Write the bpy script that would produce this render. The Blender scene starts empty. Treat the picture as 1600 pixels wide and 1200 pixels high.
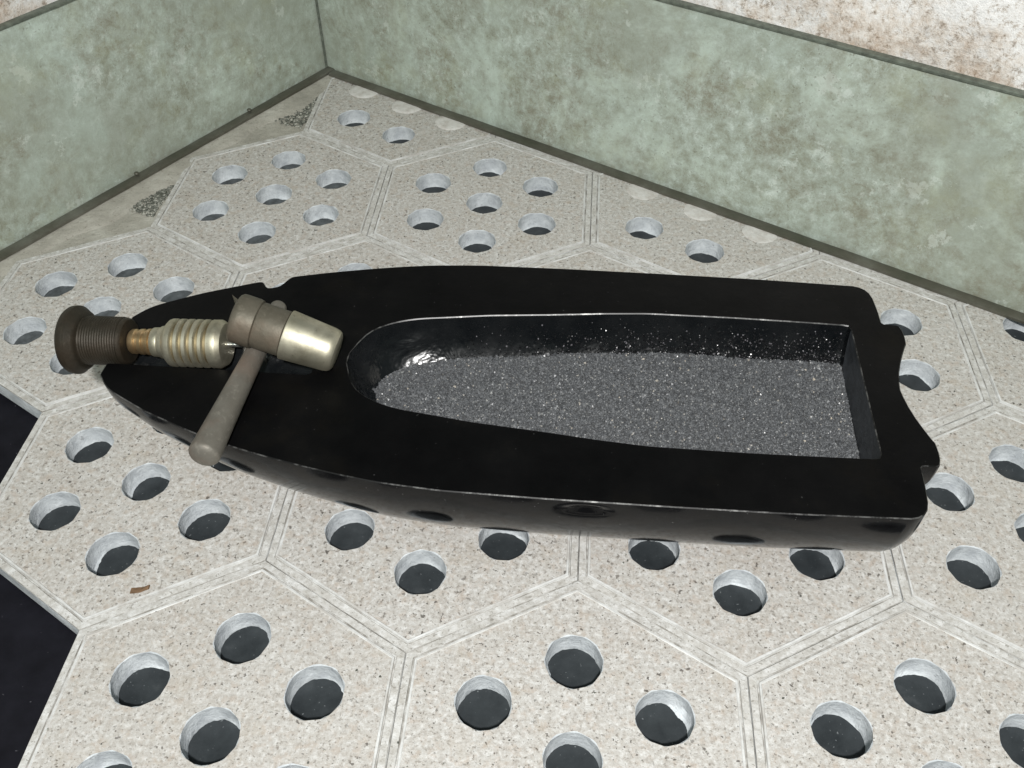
import bpy, bmesh, math, random
import numpy as np
from mathutils import Vector, Matrix
from mathutils.geometry import delaunay_2d_cdt

random.seed(7); rng = np.random.default_rng(7)
C = bpy.context.scene.collection
S = 0.1                      # one hexagon side in metres; all layout below is in hexagon sides
s3 = math.sqrt(3)

# ------------------------------------------------------------------ camera
cam_d = bpy.data.cameras.new("camera"); cam = bpy.data.objects.new("camera", cam_d); C.objects.link(cam)
CAM = Vector((-0.0941, -1.8637, 4.4142))
cam.matrix_world = (Matrix.Translation(CAM * S) @ Matrix.Rotation(0.08811, 4, 'Z')
                    @ Matrix.Rotation(0.77731, 4, 'X') @ Matrix.Rotation(-0.01176, 4, 'Z'))
cam_d.sensor_width = 36; cam_d.lens = 1477 / 1600 * 36
cam_d.clip_start = 0.01; cam_d.clip_end = 100
bpy.context.scene.camera = cam

# ------------------------------------------------------------------ world and lamps
sc = bpy.context.scene
w = bpy.data.worlds.new("World"); sc.world = w; w.use_nodes = True
w.node_tree.nodes["Background"].inputs[0].default_value = (0.80, 1.0, 0.92, 1)
w.node_tree.nodes["Background"].inputs[1].default_value = 0.10
def area(name, loc, target, size, watts, col):
    d = bpy.data.lights.new(name, 'AREA'); d.shape = 'DISK'; d.size = size * S; d.energy = watts; d.color = col
    o = bpy.data.objects.new(name, d); C.objects.link(o); o.location = Vector(loc) * S
    o.rotation_euler = (Vector(target) - Vector(loc)).to_track_quat('-Z', 'Y').to_euler()
    return o
area("camera_flash", (0.18, -4.0, 7.25), (0, 1.6, 0), 0.45, 9.6, (1.0, 0.985, 0.965))
area("overhead_fill", (-3.0, -7.0, 15.0), (0, 3, 0), 11.0, 3.6, (0.86, 1.0, 0.94))  # large soft fill added overhead for the ambient light, no visible source
sc.view_settings.view_transform = 'Standard'; sc.view_settings.look = 'None'
sc.view_settings.exposure = 0.0; sc.view_settings.gamma = 1.0

# ------------------------------------------------------------------ node helpers
class NT:
    def __init__(self, name):
        self.m = bpy.data.materials.new(name); self.m.use_nodes = True
        self.t = self.m.node_tree; self.b = self.t.nodes["Principled BSDF"]
        tc = self.t.nodes.new("ShaderNodeTexCoord"); self.co = tc.outputs['Object']
    def n(self, kind, **kw):
        nd = self.t.nodes.new(kind)
        for k, v in kw.items(): setattr(nd, k, v)
        return nd
    def link(self, a, b): self.t.links.new(a, b)
    def setv(self, sock, v):
        if isinstance(v, bpy.types.NodeSocket): self.link(v, sock)
        elif isinstance(v, tuple) and len(v) == 3 and sock.type == 'RGBA': sock.default_value = (*v, 1)
        else: sock.default_value = v
    def noise(self, scale, detail=4, rough=.55, dist=0, co=None):
        nd = self.n("ShaderNodeTexNoise"); self.link(co or self.co, nd.inputs['Vector'])
        nd.inputs['Scale'].default_value = scale / S; nd.inputs['Detail'].default_value = detail
        nd.inputs['Roughness'].default_value = rough; nd.inputs['Distortion'].default_value = dist
        return nd.outputs['Fac']
    def voro(self, scale, out='Distance', feature='F1', co=None, rnd=1):
        nd = self.n("ShaderNodeTexVoronoi", feature=feature); self.link(co or self.co, nd.inputs['Vector'])
        nd.inputs['Scale'].default_value = scale / S; nd.inputs['Randomness'].default_value = rnd
        return nd.outputs[out]
    def ramp(self, fac, stops, interp='LINEAR'):
        nd = self.n("ShaderNodeValToRGB"); self.link(fac, nd.inputs[0]); cr = nd.color_ramp; cr.interpolation = interp
        while len(cr.elements) < len(stops): cr.elements.new(.5)
        for e, (p, c) in zip(cr.elements, stops):
            e.position = p; e.color = (c, c, c, 1) if isinstance(c, (int, float)) else (*c, 1)
        return nd.outputs[0]
    def mix(self, fac, a, b, mode='MIX'):
        nd = self.n("ShaderNodeMix", data_type='RGBA', blend_type=mode)
        self.setv(nd.inputs[0], fac); self.setv(nd.inputs[6], a); self.setv(nd.inputs[7], b)
        return nd.outputs[2]
    def math(self, op, a, b=0.0):
        nd = self.n("ShaderNodeMath", operation=op); self.setv(nd.inputs[0], a); self.setv(nd.inputs[1], b)
        return nd.outputs[0]
    def bump(self, h, strength, dist, prev=None):
        nd = self.n("ShaderNodeBump"); self.link(h, nd.inputs['Height']); nd.inputs['Strength'].default_value = strength
        nd.inputs['Distance'].default_value = dist * S
        if prev: self.link(prev, nd.inputs['Normal'])
        self.link(nd.outputs[0], self.b.inputs['Normal']); return nd.outputs[0]
    def out(self, col=None, rough=None, metal=None, spec=None, ior=None, coat=None):
        if col is not None: self.setv(self.b.inputs['Base Color'], col)
        if rough is not None: self.setv(self.b.inputs['Roughness'], rough)
        if metal is not None: self.setv(self.b.inputs['Metallic'], metal)
        if spec is not None: self.setv(self.b.inputs['Specular IOR Level'], spec)
        if ior is not None: self.setv(self.b.inputs['IOR'], ior)
        if coat is not None: self.setv(self.b.inputs['Coat Weight'], coat)
        return self.m
def jitter(N):     # own pattern on every tile
    oi = N.n("ShaderNodeObjectInfo"); v = N.n("ShaderNodeVectorMath", operation='ADD')
    N.link(N.co, v.inputs[0]); mlt = N.math('MULTIPLY', oi.outputs['Random'], 3.7)
    cb = N.n("ShaderNodeCombineXYZ"); N.link(mlt, cb.inputs[0]); N.link(mlt, cb.inputs[1]); N.link(cb.outputs[0], v.inputs[1])
    N.co = v.outputs[0]; return oi.outputs['Random']

# ------------------------------------------------------------------ materials
def m_stone():
    N = NT("speckled_stone"); r = jitter(N)
    big = N.ramp(N.noise(2.6, 5, .6), [(.30, (.47, .435, .395)), (.5, (.53, .51, .48)), (.72, (.59, .58, .56))])
    grain = N.ramp(N.noise(34, 5, .78), [(.34, (.29, .26, .23)), (.46, (.50, .475, .44)), (.54, (.585, .575, .55)), (.66, (.82, .82, .81))])
    c = N.mix(.62, big, grain)
    warm = N.ramp(N.noise(16, 4, .7), [(.52, 0.0), (.64, 1.0)])
    c = N.mix(N.math('MULTIPLY', warm, .38), c, (.47, .375, .30))
    pw = N.ramp(N.noise(22, 4, .7, .5), [(.56, 0.0), (.66, 1.0)])
    c = N.mix(N.math('MULTIPLY', pw, .55), c, (.76, .755, .74))
    sp = N.ramp(N.noise(33, 3, .6), [(.625, 0.0), (.655, 1.0)])
    ss = N.ramp(N.noise(5, 3, .6), [(.36, .35), (.6, 1.0)])
    c = N.mix(N.math('MULTIPLY', N.math('MULTIPLY', sp, ss), .9), c, (.075, .065, .055))
    sp3 = N.ramp(N.voro(30), [(.10, 1.0), (.20, 0.0)])
    s3_ = N.ramp(N.noise(12, 3, .6), [(.55, 0.0), (.60, .85)])
    c = N.mix(N.math('MULTIPLY', sp3, s3_), c, (.09, .07, .05))
    sp2 = N.ramp(N.noise(56, 2, .6), [(.60, 0.0), (.66, 1.0)])
    c = N.mix(N.math('MULTIPLY', sp2, .62), c, (.19, .165, .14))
    stain = N.ramp(N.noise(4.2, 6, .7, .3), [(.54, 0.0), (.72, 1.0)])
    c = N.mix(N.math('MULTIPLY', stain, .35), c, (.43, .36, .27))
    c = N.mix(N.math('MULTIPLY', r, .12), c, (.42, .385, .34))
    N.bump(N.noise(38, 4, .6), .35, .014, N.bump(N.noise(8, 4, .6), .15, .02))
    return N.out(c, .62, spec=.3)
def m_border():
    N = NT("pale_stone_border"); jitter(N)
    c = N.ramp(N.noise(16, 7, .75), [(.34, (.43, .41, .375)), (.5, (.585, .575, .55)), (.64, (.74, .74, .73))])
    gd = N.ramp(N.noise(3, 5, .65), [(.48, 0.0), (.66, .35)])
    c = N.mix(gd, c, (.50, .475, .43))
    sp = N.ramp(N.noise(48, 2, .55, .5), [(.62, 0.0), (.67, 1.0)])
    c = N.mix(N.math('MULTIPLY', sp, .6), c, (.22, .2, .17))
    N.bump(N.noise(20, 5, .7), .5, .02)
    return N.out(c, .7, spec=.3)
def m_ridge():
    N = NT("worn_white_ridge"); jitter(N)
    c = N.ramp(N.noise(5, 5, .7), [(.40, (.52, .50, .47)), (.50, (.63, .63, .615)), (.64, (.76, .765, .76))])
    N.bump(N.noise(30, 3, .6), .3, .01)
    return N.out(c, .7, spec=.3)
def m_groove():
    N = NT("groove_dirt"); jitter(N)
    c = N.ramp(N.noise(12, 5, .7), [(.38, (.27, .255, .23)), (.5, (.43, .415, .39)), (.62, (.60, .60, .585))])
    return N.out(c, .85, spec=.2)
def m_plaster():
    N = NT("white_hole_plaster"); jitter(N)
    c = N.ramp(N.noise(11, 6, .65), [(.34, (.50, .53, .56)), (.5, (.62, .655, .68)), (.66, (.74, .775, .80))])
    pk = N.ramp(N.noise(40, 4, .7), [(.60, 0.0), (.68, .6)])
    c = N.mix(pk, c, (.34, .35, .36))
    N.bump(N.noise(24, 6, .7), .6, .022)
    return N.out(c, .8, spec=.2)
def m_fill():
    N = NT("pale_filler"); jitter(N)
    c = N.ramp(N.noise(12, 6, .65), [(.3, (.52, .48, .44)), (.5, (.66, .64, .61)), (.7, (.76, .75, .73))])
    N.bump(N.noise(20, 5, .65), .5, .02)
    return N.out(c, .75, spec=.25)
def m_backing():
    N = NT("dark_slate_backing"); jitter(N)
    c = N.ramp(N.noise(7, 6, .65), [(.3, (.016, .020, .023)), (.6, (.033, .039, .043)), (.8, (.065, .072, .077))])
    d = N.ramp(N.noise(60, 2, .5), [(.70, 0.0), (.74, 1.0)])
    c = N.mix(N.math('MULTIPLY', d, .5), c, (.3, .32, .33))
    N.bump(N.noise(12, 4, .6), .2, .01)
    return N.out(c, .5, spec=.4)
def m_black_floor():
    N = NT("black_cloth")
    c = N.ramp(N.noise(8, 5, .6), [(.3, (.003, .003, .006)), (.7, (.008, .008, .013))])
    d = N.ramp(N.noise(40, 2, .5), [(.74, 0.0), (.77, 1.0)])
    c = N.mix(N.math('MULTIPLY', d, .5), c, (.15, .15, .17))
    return N.out(c, .7, spec=.2)
def m_mortar():
    N = NT("mortar")
    c = N.ramp(N.noise(3.5, 6, .65), [(.3, (.33, .315, .275)), (.5, (.42, .40, .35)), (.7, (.52, .505, .45))])
    sp = N.ramp(N.noise(40, 2, .55), [(.62, 0.0), (.68, 1.0)])
    c = N.mix(N.math('MULTIPLY', sp, .45), c, (.2, .17, .14))
    N.bump(N.noise(16, 5, .65), .6, .03)
    return N.out(c, .85, spec=.2)
def m_patina():
    N = NT("green_patina_metal")
    base = N.ramp(N.noise(.75, 6, .62), [(.32, (0.289, 0.308, 0.243)), (.46, (0.374, 0.416, 0.356)), (.56, (0.439, 0.513, 0.452)), (.70, (0.514, 0.621, 0.559))])
    fine = N.ramp(N.noise(9, 8, .82, .2), [(.32, (0.171, 0.157, 0.107)), (.43, (0.300, 0.308, 0.237)), (.53, (0.439, 0.491, 0.429)), (.66, (0.706, 0.778, 0.723))])
    region = N.ramp(N.noise(.7, 3, .5, .3), [(.40, .22), (.62, .72)])
    c = N.mix(region, base, fine)
    br = N.ramp(N.noise(1.15, 9, .76, .2), [(.49, 0.0), (.64, 1.0)])
    brf = N.ramp(N.noise(13, 7, .82), [(.43, .05), (.54, 1.0)])
    c = N.mix(N.math('MULTIPLY', N.math('MULTIPLY', br, brf), .70), c, (0.219, 0.189, 0.130))
    pl = N.ramp(N.noise(.9, 8, .74, .4), [(.53, 0.0), (.64, 1.0)])
    c = N.mix(N.math('MULTIPLY', pl, .6), c, (0.599, 0.702, 0.621))
    flm = N.ramp(N.noise(2.6, 8, .75, .1), [(.60, 0.0), (.612, 1.0)])
    c = N.mix(N.math('MULTIPLY', flm, .38), c, (0.706, 0.767, 0.712))
    olv = N.ramp(N.noise(2.1, 6, .7), [(.52, 0.0), (.66, 1.0)])
    c = N.mix(N.math('MULTIPLY', olv, .22), c, (0.385, 0.389, 0.226))
    vs = N.ramp(N.noise(36, 4, .75), [(.59, 0.0), (.67, 1.0)])
    c = N.mix(N.math('MULTIPLY', N.math('MULTIPLY', vs, region), .85), c, (0.139, 0.130, 0.085))
    mp = N.n("ShaderNodeMapping"); N.link(N.co, mp.inputs[0]); mp.inputs['Scale'].default_value = (1, 1, .08)
    dr = N.ramp(N.noise(3.2, 5, .6, 0, mp.outputs[0]), [(.54, 0.0), (.70, 1.0)])
    c = N.mix(N.math('MULTIPLY', dr, .25), c, (0.310, 0.313, 0.260))
    N.bump(N.noise(9, 6, .7), .35, .02)
    return N.out(c, .62, spec=.3)
def m_darkmetal():
    N = NT("dull_bronze_strip")
    c = N.ramp(N.noise(2.2, 6, .65), [(.3, (.085, .09, .065)), (.5, (.13, .125, .10)), (.7, (.20, .20, .17))])
    N.bump(N.noise(14, 4, .6), .3, .012)
    return N.out(c, .42, metal=.45, spec=.5)
def m_wall():
    N = NT("rust_stained_plaster")
    c = N.ramp(N.noise(1.8, 8, .75), [(.36, (.62, .51, .42)), (.45, (.84, .78, .72)), (.53, (.97, .96, .95)), (.68, (1.0, 1.0, 1.0))])
    f = N.ramp(N.noise(19, 8, .84), [(.36, (.28, .22, .17)), (.43, (.66, .61, .55)), (.49, (1.0, 1.0, .99))])
    c = N.mix(.85, c, N.mix(1.0, c, f, 'MULTIPLY'))
    gy = N.ramp(N.noise(2.6, 7, .75), [(.55, 0.0), (.66, 1.0)])
    c = N.mix(N.math('MULTIPLY', gy, .35), c, (.60, .61, .62))
    N.bump(N.noise(14, 6, .7), .6, .04)
    return N.out(c, .85, spec=.2)
def m_black():
    N = NT("black_gloss_paint")
    c = N.ramp(N.noise(3, 5, .6), [(.35, (.0035, .0035, .004)), (.6, (.006, .006, .0065)), (.8, (.012, .011, .010))])
    d = N.ramp(N.noise(55, 2, .5), [(.735, 0.0), (.765, 1.0)])
    c = N.mix(N.math('MULTIPLY', d, .35), c, (.3, .3, .3))
    rg = N.ramp(N.noise(5, 5, .65), [(.3, .09), (.6, .15), (.8, .30)])
    N.bump(N.noise(16, 4, .6), .05, .01, N.bump(N.noise(2.2, 3, .5), .12, .02))
    return N.out(c, rg, spec=.15)
def m_cutface():
    N = NT("black_satin_paint")
    c = N.ramp(N.noise(3, 5, .6), [(.35, (.0022, .0022, .0024)), (.6, (.0036, .0036, .0038)), (.8, (.007, .0065, .006))])
    br = N.ramp(N.noise(1.3, 5, .65), [(.56, 0.0), (.75, 1.0)])
    c = N.mix(N.math('MULTIPLY', br, .5), c, (.009, .0075, .005))
    d = N.ramp(N.noise(48, 2, .5), [(.75, 0.0), (.775, 1.0)])
    c = N.mix(N.math('MULTIPLY', d, .3), c, (.2, .2, .2))
    rg = N.ramp(N.noise(5, 5, .65), [(.3, .30), (.7, .5)])
    N.bump(N.noise(20, 4, .6), .12, .01)
    return N.out(c, rg, spec=.09)
def m_worn():
    N = NT("worn_steel_edge")
    k = N.ramp(N.noise(7, 6, .8), [(.48, 0.0), (.66, 1.0)])
    c = N.mix(k, (.006, .006, .006), (.20, .20, .195))
    return N.out(c, .35, metal=N.math('MULTIPLY', k, .7), spec=.4)
def m_cavity():
    N = NT("tarred_black_lining")
    c = N.ramp(N.noise(5, 5, .6), [(.35, (.003, .004, .005)), (.7, (.009, .010, .011))])
    N.bump(N.noise(30, 4, .65), .14, .010, N.bump(N.noise(3.5, 4, .5, .3), .6, .07))
    return N.out(c, N.ramp(N.noise(9, 4, .6), [(.3, .14), (.7, .36)]), spec=.6)
def m_powder():
    N = NT("grey_black_powder")
    g = N.n("ShaderNodeNewGeometry")
    r = g.outputs['Random Per Island']
    c = N.ramp(r, [(0, (.062, .065, .070)), (.35, (.098, .102, .109)), (.75, (.135, .140, .148)), (.96, (.18, .185, .19)), (.988, (.33, .33, .32)), (1, (.50, .45, .38))])
    rg = N.ramp(r, [(0, .6), (.6, .45), (1, .28)])
    return N.out(c, rg, spec=.45)
def m_powbed():
    N = NT("powder_bed")
    c = N.ramp(N.noise(60, 4, .7), [(.35, (.05, .05, .052)), (.6, (.10, .102, .105)), (.75, (.16, .16, .16))])
    N.bump(N.noise(70, 3, .7), .8, .012)
    return N.out(c, .5, spec=.4)
def m_grit():
    N = NT("glossy_black_grains")
    r = N.n("ShaderNodeNewGeometry").outputs['Random Per Island']
    c = N.ramp(r, [(0, (.004, .004, .005)), (.9, (.018, .018, .019)), (1, (.22, .21, .23))])
    return N.out(c, .25, spec=.5)
def m_brass(name, a, b, dark, rough, dk=.5):
    N = NT(name)
    c = N.ramp(N.noise(4.5, 5, .65), [(.3, a), (.65, b)])
    t = N.ramp(N.noise(7, 6, .7), [(.50, 0.0), (.72, 1.0)])
    c = N.mix(N.math('MULTIPLY', t, dk), c, dark)
    s = N.ramp(N.noise(34, 3, .6), [(.66, 0.0), (.74, 1.0)])
    c = N.mix(N.math('MULTIPLY', s, .45), c, tuple(x * .45 for x in dark))
    N.bump(N.noise(30, 4, .6), .10, .006)
    return N.out(c, N.ramp(N.noise(8, 4, .6), [(.3, rough), (.7, rough + .14)]), metal=.88)
def m_oldbronze(name, a, b, k=.5):
    N = NT(name)
    c = N.ramp(N.noise(5, 6, .7), [(.3, a), (.65, b)])
    s = N.ramp(N.noise(26, 4, .7), [(.55, 0.0), (.72, 1.0)])
    c = N.mix(N.math('MULTIPLY', s, k), c, tuple(min(1, x * 1.9) for x in b))
    r = N.ramp(N.noise(3, 4, .6), [(.5, 0.0), (.7, .5)])
    c = N.mix(r, c, (b[0] * 1.15, b[1] * .85, b[2] * .75))
    N.bump(N.noise(22, 5, .65), .3, .012)
    return N.out(c, .55, metal=.35, spec=.4)
def m_simple(name, col, rough=.7, metal=0):
    N = NT(name)
    c = N.ramp(N.noise(20, 4, .6), [(.3, tuple(x * .6 for x in col)), (.7, tuple(min(1, x * 1.3) for x in col))])
    N.bump(N.noise(40, 3, .6), .4, .01)
    return N.out(c, rough, metal=metal)
def m_stones():
    N = NT("grey_aggregate")
    r = N.n("ShaderNodeNewGeometry").outputs['Random Per Island']
    c = N.ramp(r, [(0, (.07, .075, .06)), (.5, (.18, .185, .16)), (.8, (.33, .33, .29)), (1, (.55, .54, .48))])
    return N.out(c, .7)

STONE, BORDER, RIDGE, GROOVE, PLASTER = m_stone(), m_border(), m_ridge(), m_groove(), m_plaster()
FILL, BACK, CLOTH, MORTAR = m_fill(), m_backing(), m_black_floor(), m_mortar()
PATINA, STRIP, WALL = m_patina(), m_darkmetal(), m_wall()
BLACK, CUT, WORN, CAVITY = m_black(), m_cutface(), m_worn(), m_cavity()
POWDER, POWBED, GRIT, STONES = m_powder(), m_powbed(), m_grit(), m_stones()
BRASS = m_brass("worn_brass", (.44, .41, .30), (.58, .55, .44), (.24, .21, .15), .43, .65)
COPPER = m_brass("coppery_screw", (.55, .36, .18), (.74, .56, .33), (.25, .15, .07), .27, .5)
BRONZE = m_oldbronze("dark_browned_bronze", (.020, .017, .011), (.040, .034, .024), .30)
DIRTY = m_oldbronze("dull_grey_brown_bronze", (.085, .076, .056), (.150, .136, .106), .3)
STEEL = m_oldbronze("dull_grey_steel", (.13, .12, .10), (.20, .188, .162), .35)
DUSTBACK = m_simple("dusty_backing", (.085, .095, .10), .8)
LIP = m_simple("dark_green_lip", (.145, .165, .135), .5, .2)
GROOVED = m_brass("tarnished_groove", (.24, .19, .11), (.34, .28, .17), (.12, .09, .05), .45, .6)
DUSTY = m_simple("dusty_black_end_wall", (.042, .047, .054), .5)
PIN = m_simple("bright_steel_pin", (.6, .6, .57), .25, .9)

# ------------------------------------------------------------------ object helpers
def link(o, parent=None):
    C.objects.link(o)
    if parent: o.parent = parent
    return o
def mesh_obj(name, verts, faces, mats, parent=None, mi=None, smooth=True, angle=35, bm=None, world=False):
    me = bpy.data.meshes.new(name)
    if bm is None:
        me.from_pydata([tuple(float(a) * S for a in v) for v in verts], [], faces)
    else:
        bm.to_mesh(me); bm.free()
    for m in (mats if isinstance(mats, (list, tuple)) else [mats]): me.materials.append(m)
    if mi is not None:
        me.polygons.foreach_set('material_index', mi)
    if smooth:
        me.polygons.foreach_set('use_smooth', [True] * len(me.polygons))
        me.set_sharp_from_angle(angle=math.radians(angle))
    me.update()
    return link(bpy.data.objects.new(name, me), parent)
def empty(name, loc, parent=None):
    o = bpy.data.objects.new(name, None); o.empty_display_size = .01
    o.location = Vector(loc) * S
    return link(o, parent)
def tag(o, label=None, cat=None, group=None, kind=None):
    if label: o['label'] = label
    if cat: o['category'] = cat
    if group: o['group'] = group
    if kind: o['kind'] = kind
    return o

# ------------------------------------------------------------------ the setting: dark floor below, tiled slab
D = .135                                          # depth of the holes
NG = [(-60, -60), (60, -60), (60, 60), (-60, 60)]
tag(mesh_obj("ground", [(x, y, -D - .03) for x, y in NG], [(0, 1, 2, 3)], CLOTH, smooth=False), kind='structure')

CORNER = Vector((-2.63, 6.66)); RDIR = Vector((5.68, -3.26)).normalized(); LDIR = Vector((-1.87, -3.08)).normalized()
RN = Vector((-RDIR.y, RDIR.x)) ; LN = Vector((LDIR.y, -LDIR.x))      # both point outwards, away from the slab
if RN.y < 0: RN = -RN
if LN.x > 0: LN = -LN

slab = tag(empty("floor", (0, 0, 0)), 'floor of pale speckled hexagonal stone tiles pierced by round holes', kind='structure')
HD = [(0, 0)] + [(.5145 * math.cos(math.radians(90 + 60 * k)), .5145 * math.sin(math.radians(90 + 60 * k))) for k in range(6)]
# hole order: centre, top, upper left, lower left, bottom, lower right, upper right
AP = s3 / 2
def hexr(ap):                                     # hexagon of a given apothem
    R = ap / AP
    return [(R * math.cos(math.radians(90 + 60 * k)), R * math.sin(math.radians(90 + 60 * k))) for k in range(6)]
def make_tile(cx, cy, filled=(), seed=0):
    r = random.Random(seed)
    bm = bmesh.new()
    def V(x, y, z): return bm.verts.new((x * S, y * S, z * S))
    # rings outwards in: (apothem, z, material of the band that follows inwards)
    dz = r.uniform(-.003, .003)
    rings = [(AP - .0012, -D, 4), (AP - .0008, -.011, 3), (AP - .005, -.0045, 1), (AP - .041, -.0035, 3), (AP - .045, -.012, 3),
             (AP - .050, -.012, 2), (AP - .053, .0, 2), (AP - .063, .001, 2), (AP - .066, -.003, 0)]
    wob = [r.uniform(-.0015, .0015) for _ in range(6)]
    loops = []
    sub = 10
    for k, (ap, z, m) in enumerate(rings):
        h = hexr(ap); L = []
        for a in range(6):
            p, q = h[a], h[(a + 1) % 6]
            for t in range(sub):
                f = t / sub; j = wob[a] if k > 1 else 0
                nx = (p[0] + q[0]) / 2; ny = (p[1] + q[1]) / 2; nl = math.hypot(nx, ny)
                jj = j * math.sin(f * math.pi) + (r.uniform(-.0016, .0016) if 1 < k < 8 else 0)
                L.append((p[0] * (1 - f) + q[0] * f + nx / nl * jj, p[1] * (1 - f) + q[1] * f + ny / nl * jj, z + dz * (k > 0)))
        loops.append([V(*v) for v in L])
    nL = len(loops[0])
    for k in range(len(rings) - 1):
        for a in range(nL):
            f = bm.faces.new((loops[k][a], loops[k][(a + 1) % nL], loops[k + 1][(a + 1) % nL], loops[k + 1][a]))
            f.material_index = rings[k][2]
    top_z = loops[-1][0].co.z / S
    P = [(v.co.x, v.co.y) for v in loops[-1]]; faces = [list(range(nL))]
    seg = 44; H = []
    for k, (hx, hy) in enumerate(HD):
        if k in filled: continue
        hx += r.uniform(-.006, .006); hy += r.uniform(-.006, .006)
        rad = .1435 * r.uniform(.975, 1.025)
        ph = [r.uniform(0, 6.28) for _ in range(4)]
        chips = [(r.uniform(0, 6.28), r.uniform(.06, .16), r.uniform(.004, .013)) for _ in range(r.choice((0, 1, 2)))]
        def chip(t): return sum(am * math.exp(-(((t - a0 + math.pi) % (2 * math.pi) - math.pi) / wd) ** 2) for a0, wd, am in chips)
        def rr(t, amp=1, rad=rad, ph=ph): return rad * (1 + amp * (.008 * math.sin(2 * t + ph[0]) + .006 * math.sin(5 * t + ph[1]) + .005 * math.sin(9 * t + ph[2])))
        base = len(P)
        ring = [((hx + (rr(t) + .006 + chip(t)) * math.cos(t)) * S, (hy + (rr(t) + .006 + chip(t)) * math.sin(t)) * S) for t in [2 * math.pi * i / seg for i in range(seg)]]
        P += ring; faces.append(list(range(base, base + seg))); H.append((hx, hy, rad, rr, ph, base))
    res = delaunay_2d_cdt([Vector(q) for q in P], [], faces, 0, 1e-7)
    vs, fs = res[0], res[2]
    orig = res[3]
    vmap = []
    for i, v in enumerate(vs):
        o = orig[i]
        if o and o[0] < nL: vmap.append(loops[-1][o[0]])
        else: vmap.append(bm.verts.new((v.x, v.y, top_z * S)))
    inv = {}
    for i, o in enumerate(orig):
        for q in o: inv[q] = vmap[i]
    for f in fs:
        cxm = sum(vs[i].x for i in f) / len(f) / S; cym = sum(vs[i].y for i in f) / len(f) / S
        if any(math.hypot(cxm - h[0], cym - h[1]) < h[2] for h in H): continue
        try:
            nf = bm.faces.new([vmap[i] for i in f]); nf.material_index = 0
        except ValueError: pass
    for hx, hy, rad, rr, ph, base in H:
        top = [inv[base + i] for i in range(seg)]
        prev = top
        lumps = [(r.uniform(0, 6.28), r.uniform(.25, .6), r.uniform(.004, .022)) for _ in range(3)]
        for zi, (z, dr) in enumerate([(top_z - .005, 0.0), (-D * .35, .001), (-D * .7, -.001), (-D + .012, -.002), (-D, -.003)]):
            cur = []
            for i in range(seg):
                t = 2 * math.pi * i / seg
                q = rr(t) + dr + r.uniform(-.0018, .0018)
                if zi >= 3:
                    for a, wd, am in lumps:
                        dd = abs((t - a + math.pi) % (2 * math.pi) - math.pi)
                        q -= am * math.exp(-(dd / wd) ** 2) * (1 if zi == 4 else .35)
                    q -= abs(r.gauss(0, .0022))
                cur.append(V(hx + q * math.cos(t), hy + q * math.sin(t), z))
            for i in range(seg):
                f = bm.faces.new((prev[i], prev[(i + 1) % seg], cur[(i + 1) % seg], cur[i])); f.material_index = 4
            prev = cur
    bmesh.ops.recalc_face_normals(bm, faces=bm.faces[:])
    up = [f for f in bm.faces if f.material_index == 0]
    if up and sum(f.normal.z for f in up) < 0: bmesh.ops.reverse_faces(bm, faces=bm.faces[:])
    clip(bm, cx, cy)
    t = mesh_obj("tile", None, None, [STONE, BORDER, RIDGE, GROOVE, PLASTER], slab, bm=bm, angle=28)
    t.location = (cx * S, cy * S, 0)
    for p in t.data.polygons:
        if p.material_index == 0: p.use_smooth = False
    # dark backing seen through the holes
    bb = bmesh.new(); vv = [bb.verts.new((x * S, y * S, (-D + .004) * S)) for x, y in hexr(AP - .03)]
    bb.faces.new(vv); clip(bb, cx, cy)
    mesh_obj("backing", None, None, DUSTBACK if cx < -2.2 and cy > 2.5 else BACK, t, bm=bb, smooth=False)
    for hk, (x0, y0, x1, y1) in SCORES.get((round(cx, 2), round(cy, 2)), ()):
        hx, hy = HD[hk]; dx, dy = x1 - x0, y1 - y0; L_ = math.hypot(dx, dy); px, py = -dy / L_ * .004, dx / L_ * .004
        sb = bmesh.new()
        lo = [sb.verts.new(((hx + a) * S, (hy + b_) * S, (-D + .004) * S)) for a, b_ in ((x0 - px, y0 - py), (x1 - px, y1 - py), (x1 + px, y1 + py), (x0 + px, y0 + py))]
        hi = [sb.verts.new(((hx + a) * S, (hy + b_) * S, (-D + .010) * S)) for a, b_ in ((x0 - px * .6, y0 - py * .6), (x1 - px * .6, y1 - py * .6), (x1 + px * .6, y1 + py * .6), (x0 + px * .6, y0 + py * .6))]
        sb.faces.new(hi)
        for k in range(4): sb.faces.new((lo[k], lo[(k + 1) % 4], hi[(k + 1) % 4], hi[k]))
        bmesh.ops.recalc_face_normals(sb, faces=sb.faces[:])
        mesh_obj("backing_edge", None, None, BORDER, t, bm=sb, smooth=False)
    for k in filled:
        hx, hy = HD[k]
        fb = bmesh.new()
        ringo = []
        ph = r.uniform(0, 6)
        c = fb.verts.new((hx * S, hy * S, .0035 * S))
        for rad, z in ((.07, .004), (.118, .003), (.142, -.0025), (.146, -.006)):
            ringo.append([fb.verts.new(((hx + rad * (1 + .03 * math.sin(3 * a + ph)) * math.cos(a)) * S, (hy + rad * (1 + .03 * math.sin(2 * a + ph)) * math.sin(a)) * S,
                                        (z + r.uniform(-.001, .001)) * S)) for a in [2 * math.pi * i / 28 for i in range(28)]])
        for i in range(28):
            fb.faces.new((c, ringo[0][i], ringo[0][(i + 1) % 28]))
            for j in range(3): fb.faces.new((ringo[j][i], ringo[j + 1][i], ringo[j + 1][(i + 1) % 28], ringo[j][(i + 1) % 28]))
        clip(fb, cx, cy)
        if len(fb.faces):
            mesh_obj("hole_filling", None, None, FILL, t, bm=fb)
        else: fb.free()
    return t
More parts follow.
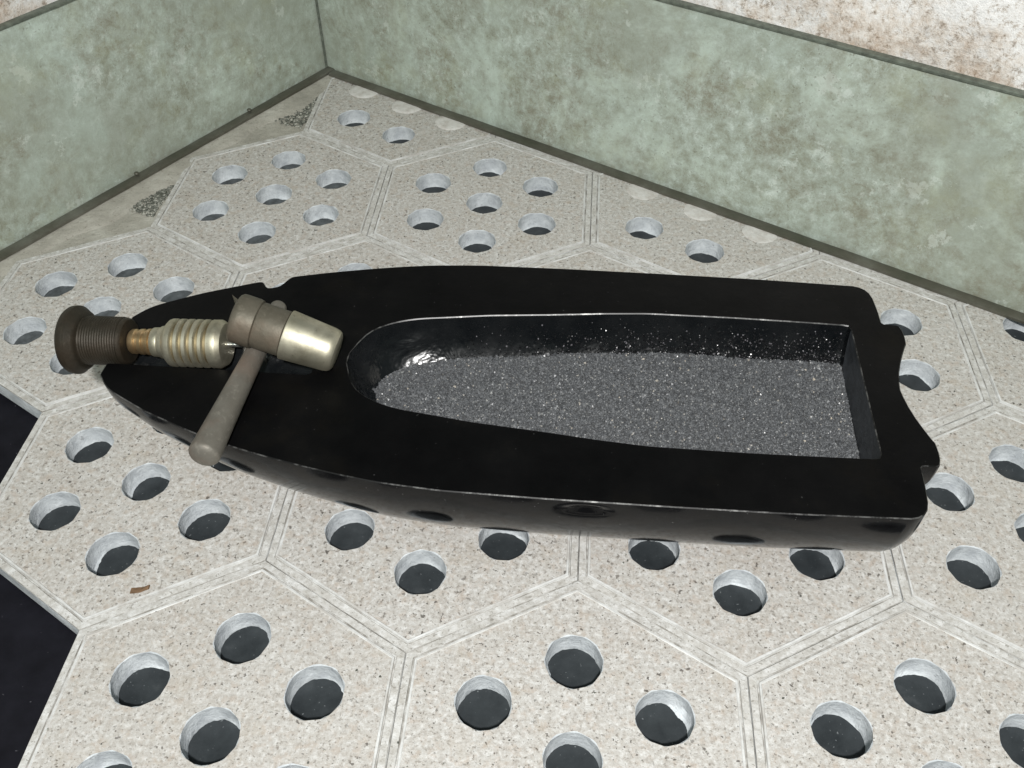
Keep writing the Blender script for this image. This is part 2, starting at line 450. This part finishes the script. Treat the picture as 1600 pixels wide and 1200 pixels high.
SCORES = {(round(-s3 / 2, 2), 1.5): [(4, (.045, -.115, .14, .01))], (round(-s3, 2), 0.0): [(6, (.03, -.125, .135, .03))]}
def clip(bm, cx, cy):
    for nrm in (RN, LN):
        p = (CORNER - Vector((cx, cy))) * S
        bmesh.ops.bisect_plane(bm, geom=bm.verts[:] + bm.edges[:] + bm.faces[:], plane_co=(p.x, p.y, 0), plane_no=(nrm.x, nrm.y, 0), clear_outer=True)
TILES = [(0, -1), (1, -1), (2, -1), (-1, 0), (0, 0), (1, 0), (2, 0), (-2, 1), (-1, 1), (0, 1), (1, 1), (2, 1),
         (-3, 2), (-2, 2), (-1, 2), (0, 2), (1, 2), (-3, 3), (-2, 3), (-1, 3), (0, 3), (-3, 4), (-2, 4)]
FILLED = {(-1, 3): (0, 2, 1, 5, 6), (-3, 4): (0, 1, 2, 5, 6), (0, 2): (1, 0), (-2, 4): (0, 1, 2, 3, 4, 5, 6), (0, 3): (0, 1, 2, 3, 4, 5, 6)}
for n_, (i, j) in enumerate(TILES):
    make_tile(s3 * i + s3 / 2 * j, 1.5 * j, FILLED.get((i, j), ()), 100 + n_)

# mortar strip between the hexagons and the left panel
def poly_sheet(name, pts, z, mat, parent=None, sub=.12, amp=.004, seed=1, clipc=True):
    bm = bmesh.new(); vv = [bm.verts.new((x * S, y * S, z * S)) for x, y in pts]; bm.faces.new(vv)
    if clipc: clip(bm, 0, 0)
    return mesh_obj(name, None, None, mat, parent, bm=bm, smooth=False)
def wob_strip(name, z, mat, parent):
    r = random.Random(5)
    L = []
    A = [(-2.0, 6.8), (-2.565, 6.6), (-2.565, 5.475), (-3.43, 4.975), (-3.43, 3.975), (-4.296, 3.475), (-4.296, 2.2), (-6.2, 2.2), (-6.2, 6.8)]
    poly_sheet(name, A, z, mat, parent)
wob_strip("mortar", -.022, MORTAR, slab)
# a raised, smeared band of mortar along the panel
bm = bmesh.new(); r = random.Random(9); prev = None
for k in range(61):
    t = k / 60 * 3.75
    base = CORNER + LDIR * t - LN * .0
    wdt = .30 + .05 * math.sin(t * 3.1) + .03 * math.sin(t * 9 + 1) + r.uniform(-.01, .01)
    pts = [base, base - LN * (wdt - .03), base - LN * wdt]
    zs = (-.004, -.006 + r.uniform(-.001, .001), -.0225)
    cur = [bm.verts.new((p.x * S, p.y * S, z * S)) for p, z in zip(pts, zs)]
    if prev:
        for a in range(2): bm.faces.new((prev[a], cur[a], cur[a + 1], prev[a + 1]))
    prev = cur
bmesh.ops.recalc_face_normals(bm, faces=bm.faces[:])
mesh_obj("mortar_band", None, None, MORTAR, slab, bm=bm, angle=60)

# loose-looking aggregate in two bare patches of the mortar
def blob_cloud(name, pts, sizes, mat, squash=.7, seed=3):
    rg = np.random.default_rng(seed); n = len(pts)
    base = np.array([(1, 0, 0), (-1, 0, 0), (0, 1, 0), (0, -1, 0), (0, 0, 1), (0, 0, -1)], float)
    F = np.array([(0, 2, 4), (2, 1, 4), (1, 3, 4), (3, 0, 4), (2, 0, 5), (1, 2, 5), (3, 1, 5), (0, 3, 5)])
    ax = rg.normal(size=(n, 4)); ax /= np.linalg.norm(ax, axis=1)[:, None]; w_, x, y, z = ax.T
    R = np.stack([1 - 2 * (y * y + z * z), 2 * (x * y - z * w_), 2 * (x * z + y * w_), 2 * (x * y + z * w_), 1 - 2 * (x * x + z * z), 2 * (y * z - x * w_),
                  2 * (x * z - y * w_), 2 * (y * z + x * w_), 1 - 2 * (x * x + y * y)], -1).reshape(n, 3, 3)
    sc_ = np.asarray(sizes)[:, None, None] * rg.uniform(.55, 1.25, (n, 6, 1))
    vv = np.einsum('nij,kj->nki', R, base) * sc_ ; vv[..., 2] *= squash
    vv = (vv + np.asarray(pts)[:, None, :]) * S
    ff = (F[None] + (np.arange(n) * 6)[:, None, None]).reshape(-1, 3)
    me = bpy.data.meshes.new(name); me.vertices.add(n * 6); me.vertices.foreach_set('co', vv.reshape(-1).astype(np.float32))
    me.loops.add(ff.size); me.loops.foreach_set('vertex_index', ff.reshape(-1).astype(np.int32))
    me.polygons.add(len(ff)); me.polygons.foreach_set('loop_start', np.arange(0, ff.size, 3, dtype=np.int32))
    me.materials.append(mat); me.update(calc_edges=True); me.validate()
    return bpy.data.objects.new(name, me)
def tri_pts(tris, n, z, seed):
    rg = np.random.default_rng(seed); out = []
    for k in range(n):
        a, b, c = tris[k % len(tris)]; v = rg.beta(1, 3.0); u = rg.random() * (1 - v)
        out.append((a[0] + u * (b[0] - a[0]) + v * (c[0] - a[0]), a[1] + u * (b[1] - a[1]) + v * (c[1] - a[1]), z))
    return np.array(out)
for tris, n, lab in (([((-2.63, 5.56), (-2.56, 6.25), (-2.95, 5.68)), ((-2.60, 6.1), (-2.56, 6.5), (-2.68, 6.12))], 950, 'rough grey aggregate showing in the mortar near the corner of the green panels'),
                     ([((-3.50, 4.14), (-3.46, 4.86), (-3.80, 4.26))], 720, 'rough grey aggregate showing in the mortar halfway along the left green panel')):
    P = tri_pts(tris, n, -.018, n)
    o = link(blob_cloud("gravel", P, np.random.default_rng(n).uniform(.007, .022, n), STONES, .6, n)); tag(o, lab, 'gravel', kind='stuff')

# ------------------------------------------------------------------ green metal panels and plaster wall behind
PH = 1.50
def panel(name, label, direction, outward, length, bolts=(), z0=.0):
    root = tag(empty(name, (CORNER.x, CORNER.y, 0)), label, 'metal panel', 'green metal panels round the tiles')
    d3, n3 = Vector((*direction, 0)), Vector((*outward, 0))
    rgp = random.Random(len(label))
    nx, nz = 60, 14; bm = bmesh.new(); G = []
    T = .035
    for layer in (0, 1):
        L = []
        for a in range(nx + 1):
            row = []
            for b in range(nz + 1):
                t = -.05 + a / nx * (length + .05); z = b / nz * PH
                wv = (.012 * math.sin(t * 1.3 + 1) * math.sin(z * 2.0) + .006 * math.sin(t * 4.1 + z * 3)) * min(1, abs(t))
                q = d3 * t + n3 * (wv + layer * T) + Vector((0, 0, z)); row.append(bm.verts.new(q * S))
            L.append(row)
        G.append(L)
    for a in range(nx):
        for b in range(nz):
            bm.faces.new((G[0][a][b], G[0][a + 1][b], G[0][a + 1][b + 1], G[0][a][b + 1]))
            bm.faces.new((G[1][a][b], G[1][a][b + 1], G[1][a + 1][b + 1], G[1][a + 1][b]))
        bm.faces.new((G[0][a][nz], G[0][a + 1][nz], G[1][a + 1][nz], G[1][a][nz]))
        bm.faces.new((G[0][a][0], G[1][a][0], G[1][a + 1][0], G[0][a + 1][0]))
    for b in range(nz):
        for a in (0, nx): bm.faces.new((G[0][a][b], G[0][a][b + 1], G[1][a][b + 1], G[1][a][b]))
    bmesh.ops.recalc_face_normals(bm, faces=bm.faces[:])
    mesh_obj("sheet", None, None, PATINA, root, bm=bm, angle=40)
    if bolts:
        bm = bmesh.new(); bmesh.ops.create_cone(bm, cap_ends=True, segments=12, radius1=.011 * S, radius2=.011 * S, depth=PH * S)
        cb = mesh_obj("corner_seam", None, None, LIP, root, bm=bm); cb.location = (-n3 * .012 + d3 * .012 + Vector((0, 0, PH / 2))) * S  # thin dark rod put in to draw the dark seam where the panels meet
    def bar(nm, o0, o1, zb, zt, mat, t0=0, seg=40, wob=.002):
        bm = bmesh.new(); prev = None; rb = random.Random(3)
        prof = [(o0, zb), (o0, zt - .006), (o0 + (o1 - o0) * .12, zt), (o1 - (o1 - o0) * .12, zt), (o1, zt - .006), (o1, zb)]
        for k in range(seg + 1):
            t = t0 + (length - t0) * k / seg; dj = rb.uniform(-wob, wob)
            cur = [bm.verts.new((d3 * t + n3 * (o + dj) + Vector((0, 0, z))) * S) for o, z in prof]
            if prev:
                for a in range(len(prof)): bm.faces.new((prev[a], cur[a], cur[(a + 1) % 6], prev[(a + 1) % 6]))
            else: bm.faces.new(cur)
            prev = cur
        bm.faces.new(prev[::-1]); bmesh.ops.recalc_face_normals(bm, faces=bm.faces[:])
        mesh_obj(nm, None, None, mat, root, bm=bm, angle=30)
    bar("base_strip", -.105, -.012, -.0, .026, STRIP, t0=z0)
    bar("top_lip", -.016, .05, PH + .002, PH + .022, LIP, t0=0)
    for t in bolts:
        bm = bmesh.new(); bmesh.ops.create_icosphere(bm, subdivisions=2, radius=.022 * S)
        for v in bm.verts: v.co.z *= .6
        b = mesh_obj("bolt_head", None, None, STRIP, root, bm=bm, angle=80)
        b.location = (d3 * t - n3 * .04 + Vector((0, 0, .045))) * S
    return root
panel("green_panel", 'green patinated metal panel on the left, lighter and shorter in view', LDIR, LN, 6.5, (1.05, 2.32), .0)
panel("green_panel", 'long green patinated metal panel running behind the shell from the corner to the right', RDIR, RN, 9.5, (), .12)
bpy.data.objects["green_panel.001"].rotation_euler = (0, 0, 0)
def wall(name, direction, outward, off, length, back):
    bm = bmesh.new(); d3, n3 = Vector((*direction, 0)), Vector((*outward, 0)); r = random.Random(2)
    nx, nz = 80, 40; G = []
    o = Vector((*CORNER, 0)) + n3 * off
    for a in range(nx + 1):
        G.append([bm.verts.new((o + d3 * (-back + (length + back) * a / nx) + n3 * (.02 * math.sin(a * .9) * math.sin(b * .7) + r.uniform(-.006, .006)) + Vector((0, 0, -.1 + 3.2 * b / nz))) * S) for b in range(nz + 1)])
    for a in range(nx):
        for b in range(nz): bm.faces.new((G[a][b], G[a + 1][b], G[a + 1][b + 1], G[a][b + 1]))
    bmesh.ops.recalc_face_normals(bm, faces=bm.faces[:])
    tag(mesh_obj(name, None, None, WALL, None, bm=bm, angle=80), kind='structure')
wall("wall_left", LDIR, LN, .12, 9, 0)
wall("wall_right", RDIR, RN, .12, 12, 0)

# ------------------------------------------------------------------ the shell, sawn in half lengthwise
H0 = .85
AX = math.radians(-.6)
shell = empty("artillery_shell", (.018, 1.7506, 0)); shell.rotation_euler = (0, 0, AX)
tag(shell, 'black artillery shell sawn in half lengthwise, lying hollow side up on the tiles', 'artillery shell')
def smooth_prof(pts, step=.03, k=3):
    s = np.array([p[0] for p in pts]); r = np.array([p[1] for p in pts])
    n = max(2, int((s[-1] - s[0]) / step)); ss = np.linspace(s[0], s[-1], n); rr = np.interp(ss, s, r)
    r0, r1 = rr[0], rr[-1]
    for _ in range(k):
        q = rr.copy(); q[1:-1] = (rr[:-2] + 2 * rr[1:-1] + rr[2:]) / 4; rr = q
    rr[0], rr[-1] = r0, r1
    return list(zip(ss.tolist(), rr.tolist()))
BORE = .15
outer = [(-2.628, BORE), (-2.632, .215)] + smooth_prof([(-2.632, .235), (-2.60, .295), (-2.54, .345), (-2.42, .41), (-2.30, .475), (-2.0, .60), (-1.8, .668), (-1.6, .722),
        (-1.4, .768), (-1.2, .808), (-1.0, .840), (-.7, .864), (-.2, .871), (.4, .869), (.95, .863), (1.5, .845)], .016, 12) + \
        [(1.535, .835), (1.565, .815), (1.585, .785), (1.597, .74), (1.604, .66), (1.607, .60), (1.608, .530), (1.620, .518), (1.690, .514), (1.702, .505), (1.712, .47), (1.716, .42),
         (1.712, .36), (1.700, .335), (1.675, .27), (1.650, .20), (1.628, .12), (1.615, .05), (1.612, .0)]
inner = [(1.43, 0.0), (1.43, .30), (1.43, .455), (1.418, .482), (1.39, .489)] + [(s, r) for s, r in smooth_prof(
        [(-1.325, .04), (-1.315, .09), (-1.295, .145), (-1.265, .20), (-1.225, .245), (-1.165, .285), (-1.08, .325), (-.98, .352), (-.8, .378), (-.6, .409), (-.23, .445), (.05, .477), (.3, .498), (.8, .501), (1.2, .494), (1.37, .489)], .03, 2)][::-1] + [(-1.328, .0)]
bore = [(-1.50, .0), (-1.50, BORE - .02), (-1.52, BORE - .003), (-2.2, BORE - .003), (-2.6, BORE - .002)]
def build_shell():
    bm = bmesh.new(); NS = 192
    def rev(prof, flip):
        rings = []
        for s, r in prof:
            if r < 1e-6:
                v = bm.verts.new((s * S, 0, H0 * S)); rings.append([v] * (NS + 1)); continue
            row = []
            for k in range(NS + 1):
                th = math.pi * k / NS; rad = r
                if not flip:
                    # small chip in the far edge near the nose, by the fuze
                    g = math.exp(-((s + 1.895) / .062) ** 4) * math.exp(-(th / .30) ** 4)
                    rad -= .078 * g
                    rad -= .026 * math.exp(-((s - .0) / .085) ** 2) * math.exp(-((math.pi - th - .085) / .030) ** 2)   # shallow dent under the near edge
                row.append(bm.verts.new((s * S, rad * math.cos(th) * S, (H0 - rad * math.sin(th)) * S)))
            rings.append(row)
        for a in range(len(prof) - 1):
            for k in range(NS):
                vs = [rings[a][k], rings[a][k + 1], rings[a + 1][k + 1], rings[a + 1][k]]
                vs = list(dict.fromkeys(vs))
                if len(vs) < 3: continue
                f = bm.faces.new(vs[::-1] if flip else vs); f.material_index = (4 if a < 2 else 2) if flip else 0
        return rings
    ro = rev(outer, False); rc = rev(inner, True); ri = rev(bore, True)
    # close the mouth of the bore and build the flat cut face as one outline
    for k in range(NS):
        bm.faces.new((ri[-1][k], ri[-1][k + 1], ro[0][k + 1], ro[0][k]))
    def dedupe(L):
        o = []
        for v in L:
            if v not in o: o.append(v)
        return o
    L1 = dedupe([r[0] for r in ro] + [r[-1] for r in ro][::-1] + [r[-1] for r in ri][::-1] + [r[0] for r in ri])
    L2 = dedupe([r[0] for r in rc] + [r[-1] for r in rc][::-1])
    cut_edges = []; nbore = {id(v) for r in ri for v in (r[0], r[-1])}
    keep_sharp = set()
    for L in (L1, L2):
        for k in range(len(L)):
            a_, b_ = L[k], L[(k + 1) % len(L)]
            e = bm.edges.get((a_, b_)) or bm.edges.new((a_, b_)); cut_edges.append(e)
            if id(a_) in nbore or id(b_) in nbore: keep_sharp.add(e)
    before = set(bm.faces)
    bmesh.ops.triangle_fill(bm, use_beauty=True, use_dissolve=False, edges=cut_edges)
    for f in bm.faces:
        if f not in before: f.material_index = 1
    f = next(f for f in bm.faces if f not in before)
    bmesh.ops.recalc_face_normals(bm, faces=bm.faces[:])
    if f.normal.z < 0: bmesh.ops.reverse_faces(bm, faces=bm.faces[:])
    print("cut faces", len(bm.faces) - len(before))
    bmesh.ops.bevel(bm, geom=[e for e in cut_edges if e not in keep_sharp and e.calc_length() > 1e-6], offset=.005 * S, segments=1, affect='EDGES', profile=.5, material=3, clamp_overlap=False)
    big = [q for q in bm.faces if len(q.verts) > 30]
    bmesh.ops.triangulate(bm, faces=big)
    return bm
body = mesh_obj("body", None, None, [BLACK, CUT, CAVITY, WORN, DUSTY], shell, bm=build_shell(), angle=32)

def sub_loc(root, s, n, z): return Vector((s, n, z)) * S
U3 = Vector((math.cos(AX), math.sin(AX), 0)); N3 = Vector((-math.sin(AX), math.cos(AX), 0)); O3 = Vector((.018, 1.7506, 0))
def W(s, n, z): return O3 + U3 * s + N3 * n + Vector((0, 0, z))

# ------------------------------------------------------------------ powder in the hollow
DP = .262
cs = np.array([p[0] for p in inner[4:]][::-1]); cr = np.array([p[1] for p in inner[4:]][::-1])
def rin(s): return np.interp(s, cs, cr)
def half(s, d): return np.sqrt(np.maximum(rin(s) ** 2 - d * d, 0))
ss = np.linspace(-1.235, 1.428, 160); nn = np.linspace(-1, 1, 50)
vv = []
def surf(s, n):    # gently uneven level
    return H0 - DP + .010 * np.sin(s * 3.3 + 1) * np.cos(n * 4) + .006 * np.sin(s * 9 + n * 7) + .018 * np.clip((np.abs(n) / (half(s, DP) + 1e-3)) ** 3, 0, 1) * (n > 0)
for s in ss:
    hw = float(half(s, DP)) + .012 if s < 1.4 else float(half(1.4, DP))
    for t in nn:
        vv.append((s, t * hw, float(surf(s, t * hw))))
ff = [(a * 50 + b, (a + 1) * 50 + b, (a + 1) * 50 + b + 1, a * 50 + b + 1) for a in range(159) for b in range(49)]
pw = mesh_obj("black_powder", vv, ff, [POWBED, POWDER, GRIT], None, angle=180)
# grains
rgp = np.random.default_rng(21)
n0 = 46000
gs = rgp.uniform(-1.22, 1.425, n0 * 2); gn = rgp.uniform(-.46, .46, n0 * 2)
keep = np.abs(gn) < half(np.minimum(gs, 1.4), DP) + .008; gs, gn = gs[keep][:n0], gn[keep][:n0]
gz = surf(gs, gn) + rgp.uniform(-.001, .006, len(gs))
g1 = blob_cloud("grain_tmp", np.stack([gs, gn, gz], -1), rgp.uniform(.0032, .0085, len(gs)) * np.where(rgp.random(len(gs)) < .07, 1.7, 1.0), POWDER, 1, 5)
# grains clinging to the far wall of the hollow
m0 = 5200
gs = -.9 + 2.32 * rgp.beta(1.7, 1.0, m0); dd = DP * (1 - rgp.beta(1.0, 2.6, m0) * .93)
keep = rgp.random(m0) < np.clip(.2 + .45 * (gs + .9) / 2.3 + .35 * (dd / DP) ** 3, 0, 1); gs, dd = gs[keep], dd[keep]
r_ = rin(gs) - .003; gy = np.sqrt(np.maximum(r_ ** 2 - dd ** 2, 0))
g2 = blob_cloud("grain_tmp", np.stack([gs, gy, H0 - dd], -1), rgp.uniform(.003, .0075, len(gs)), GRIT, 1, 6)
def join_into(base, others):
    bm = bmesh.new(); bm.from_mesh(base.data)
    for k, o in enumerate(others):
        b0 = len(bm.faces); bm.from_mesh(o.data); bm.faces.ensure_lookup_table()
        for f in bm.faces[b0:]: f.material_index = k + 1; f.smooth = False
    bm.to_mesh(base.data); bm.free()
    for o in others:
        me = o.data; bpy.data.objects.remove(o); bpy.data.meshes.remove(me)
join_into(pw, [g1, g2])
pw.location = O3 * S; pw.rotation_euler = (0, 0, AX)
tag(pw, 'coarse grey black powder filling the hollow of the sawn shell', 'powder', kind='stuff')

# ------------------------------------------------------------------ fuze parts: lathe along local +X
def lathe(name, prof, mat, parent, seg=48, angle=40, closed=True):
    bm = bmesh.new(); rings = []
    for x, r in prof:
        if r < 1e-6: v = bm.verts.new((x * S, 0, 0)); rings.append([v] * seg)
        else: rings.append([bm.verts.new((x * S, r * math.cos(2 * math.pi * k / seg) * S, r * math.sin(2 * math.pi * k / seg) * S)) for k in range(seg)])
    for a in range(len(prof) - 1):
        for k in range(seg):
            vs = list(dict.fromkeys([rings[a][k], rings[a + 1][k], rings[a + 1][(k + 1) % seg], rings[a][(k + 1) % seg]]))
            if len(vs) >= 3: bm.faces.new(vs)
    bmesh.ops.recalc_face_normals(bm, faces=bm.faces[:])
    return mesh_obj(name, None, None, mat, parent, bm=bm, angle=angle)
def helix_lathe(name, x0, x1, r0, r1, pitch, depth, mat, parent, seg=40, per=6, endcap=True):
    """thread: a surface whose radius follows a screw line"""
    bm = bmesh.new(); rings = []; n = int((x1 - x0) / pitch * per)
    rings.append([bm.verts.new((x0 * S, 0, 0))] * seg)
    for a in range(n + 1):
        x = x0 + (x1 - x0) * a / n; R = r0 + (r1 - r0) * a / n; row = []
        for k in range(seg):
            t = 2 * math.pi * k / seg; ph = (x / pitch - k / seg) % 1.0
            d = depth * abs(2 * ph - 1)
            row.append(bm.verts.new((x * S, (R - d) * math.cos(t) * S, (R - d) * math.sin(t) * S)))
        rings.append(row)
    rings.append([bm.verts.new((x1 * S, 0, 0))] * seg)
    for a in range(len(rings) - 1):
        for k in range(seg):
            vs = list(dict.fromkeys([rings[a][k], rings[a + 1][k], rings[a + 1][(k + 1) % seg], rings[a][(k + 1) % seg]]))
            if len(vs) >= 3: bm.faces.new(vs)
    bmesh.ops.recalc_face_normals(bm, faces=bm.faces[:])
    return mesh_obj(name, None, None, mat, parent, bm=bm, angle=50)

fz = empty("nose_fuze", W(-2.925, .0, .868)); dirv = (U3 + Vector((0, 0, .028)) + N3 * .008).normalized()
fz.rotation_euler = dirv.to_track_quat('X', 'Z').to_euler()
tag(fz, 'dark flanged fuze plug with ribbed brass sleeve, lying in the tip of the shell', 'fuze')
lathe("flange", [(0.03, 0), (0.03, .135), (.034, .160), (.045, .178), (.060, .188), (.080, .191), (.092, .190), (.098, .182), (.125, .165), (.135, .150), (.137, .0)], BRONZE, fz, 56)
helix_lathe("threaded_plug", .136, .352, .137, .135, .0145, .004, BRONZE, fz)
lathe("plug_collar", [(.351, 0), (.351, .127), (.355, .130), (.372, .128), (.379, .120), (.381, .0)], BRONZE, fz)
lathe("copper_screw", [(.380, 0), (.380, .040), (.387, .060), (.398, .069), (.420, .070), (.428, .060), (.438, .060), (.446, .071), (.464, .072), (.472, .062), (.482, .062), (.489, .073), (.506, .074),
                       (.511, .066), (.518, .066), (.519, 0)], COPPER, fz, 40, 50)
lathe("neck", [(.518, 0), (.518, .078), (.522, .081), (.556, .082), (.561, .080), (.562, 0)], BRASS, fz, 40, 40)
rib = [(.561, 0), (.561, .084), (.569, .090), (.590, .092), (.598, .104), (.622, .129), (.630, .132), (.652, .133)]
x = .652
for k in range(5):
    rib += [(x + .003, .129), (x + .006, .114), (x + .021, .113), (x + .025, .129), (x + .028, .133), (x + .045, .133)]; x += .045
rib += [(x + .024, .134), (x + .030, .131), (x + .052, .116), (x + .056, .104), (x + .056, .03), (x + .054, 0)]
XE = x + .056
rs = lathe("ribbed_sleeve", rib, [BRASS, GROOVED], fz, 64, 35)
for p in rs.data.polygons:
    c_ = p.center; 
    if math.hypot(c_.y, c_.z) < .1195 * S and .65 * S < c_.x < .91 * S: p.material_index = 1
lathe("pin", [(XE - .004, 0), (XE - .004, .014), (XE + .085, .014), (XE + .09, .010), (XE + .092, 0)], PIN, fz, 16)

# ------------------------------------------------------------------ steel rod across the cut face
RA, RB = W(-1.790, .312, H0 + .054), W(-1.852, -.812, H0 + .082)
dr = (RB - RA); LR = dr.length
rod = bpy.data.objects.new("x", None); bpy.data.objects.remove(rod)
prof = []
for k in range(9):
    a = math.pi / 2 * k / 8; prof.append((-.042 * math.cos(a), .048 * math.sin(a) if k else 0))
prof += [(LR * f, .048 + (.079 - .048) * f ** 1.35) for f in (.1, .25, .4, .55, .7, .85, .93, .985)]
for k in range(1, 9):
    a = math.pi / 2 * k / 8; prof.append((LR * .985 + .038 * math.sin(a), .0787 * math.cos(a) ** .75 if k < 8 else 0))
rod = lathe("steel_rod", prof, STEEL, None, 40, 60)
rod.location = RA * S; rod.rotation_euler = dr.normalized().to_track_quat('X', 'Z').to_euler()
tag(rod, 'dull grey tapered rod with rounded ends lying crosswise under the dark brass cap piece', 'metal rod')

# ------------------------------------------------------------------ cap piece leaning on the rod
CA, CB = W(-1.872, -.030, 1.128), W(-1.352, -.078, .965)
cp = empty("fuze_cap", CA); dc = (CB - CA).normalized(); LC = (CB - CA).length
cp.rotation_euler = dc.to_track_quat('X', 'Z').to_euler()
tag(cp, 'dark collared fuze cap with a bright brass end, resting tilted on the rod', 'fuze cap')
lathe("head", [(-.020, 0), (-.020, .105), (-.014, .122), (-.002, .132), (.020, .134), (.085, .134), (.102, .131), (.108, .122), (.108, .0)], DIRTY, cp, 56)
lathe("collar", [(.107, 0), (.107, .121), (.112, .124), (.255, .124), (.259, .120), (.262, .0)], DIRTY, cp, 56)
lathe("brass_end", [(.261, 0), (.261, .120), (.264, .133), (.270, .1345), (LC - .045, .119), (LC - .022, .114), (LC - .008, .104), (LC - .001, .088), (LC, .080), (LC, 0)], BRASS, cp, 64, 30)
# three-cornered striker tip on the outer face of the head
bm = bmesh.new()
tipv = [(-.018, .085, .03), (-.018, .035, .05), (-.018, .05, -.02), (-.075, .098, .05)]
vs = [bm.verts.new(Vector(q) * S) for q in tipv]
for f in ((0, 1, 2), (0, 3, 1), (1, 3, 2), (2, 3, 0)): bm.faces.new([vs[i] for i in f])
bmesh.ops.recalc_face_normals(bm, faces=bm.faces[:])
mesh_obj("striker_tip", None, None, DIRTY, cp, bm=bm, smooth=False)

# ------------------------------------------------------------------ small rusty flake on a tile
bm = bmesh.new(); fl = [(-.052, -.012), (-.045, .017), (.02, .014), (.052, .022), (.048, .0), (.0, -.014)]
b = [bm.verts.new((x * S, y * S, .0)) for x, y in fl]; t = [bm.verts.new((x * .95 * S, y * .95 * S, (.008 + .004 * (k % 2)) * S)) for k, (x, y) in enumerate(fl)]
bm.faces.new(t); bm.faces.new(b[::-1])
for k in range(6): bm.faces.new((b[k], b[(k + 1) % 6], t[(k + 1) % 6], t[k]))
bmesh.ops.recalc_face_normals(bm, faces=bm.faces[:])
fk = mesh_obj("rust_flake", None, None, m_simple("rust", (.20, .12, .065), .85), None, bm=bm, smooth=False)
fk.location = Vector((-2.36, .755, .0015)) * S; fk.rotation_euler = (0, 0, .25)
tag(fk, 'small brown rust flake lying on the lower left tile beside the seam', 'flake')

# ------------------------------------------------------------------ crumbs of stone and dust lying on the tiles
rgc = np.random.default_rng(77); pts = []
cent = [(s3 * i + s3 / 2 * j, 1.5 * j) for i, j in TILES]
while len(pts) < 700:
    x, y = rgc.uniform(-4.2, 3.2), rgc.uniform(-.6, 6.4)
    if (Vector((x, y)) - CORNER).dot(RN) > -.16 or (Vector((x, y)) - CORNER).dot(LN) > -.16: continue
    ci = min(range(len(cent)), key=lambda k: (cent[k][0] - x) ** 2 + (cent[k][1] - y) ** 2); cx, cy = cent[ci]
    if math.hypot(cx - x, cy - y) > .84: continue
    if any(math.hypot(cx + hx - x, cy + hy - y) < .16 for hx, hy in HD): continue
    q = Vector((x, y)) - Vector((.018, 1.7506)); a_, b_ = q.dot(U3.xy), q.dot(N3.xy)
    if -2.7 < a_ < 1.75 and abs(b_) < .3: continue
    pts.append((x, y, .002))
cr_ = link(blob_cloud("crumbs", np.array(pts), rgc.uniform(.003, .0085, len(pts)), STONES, .6, 4))
tag(cr_, 'scattered crumbs of stone and dust lying on the pale tiles', 'crumbs', kind='stuff')
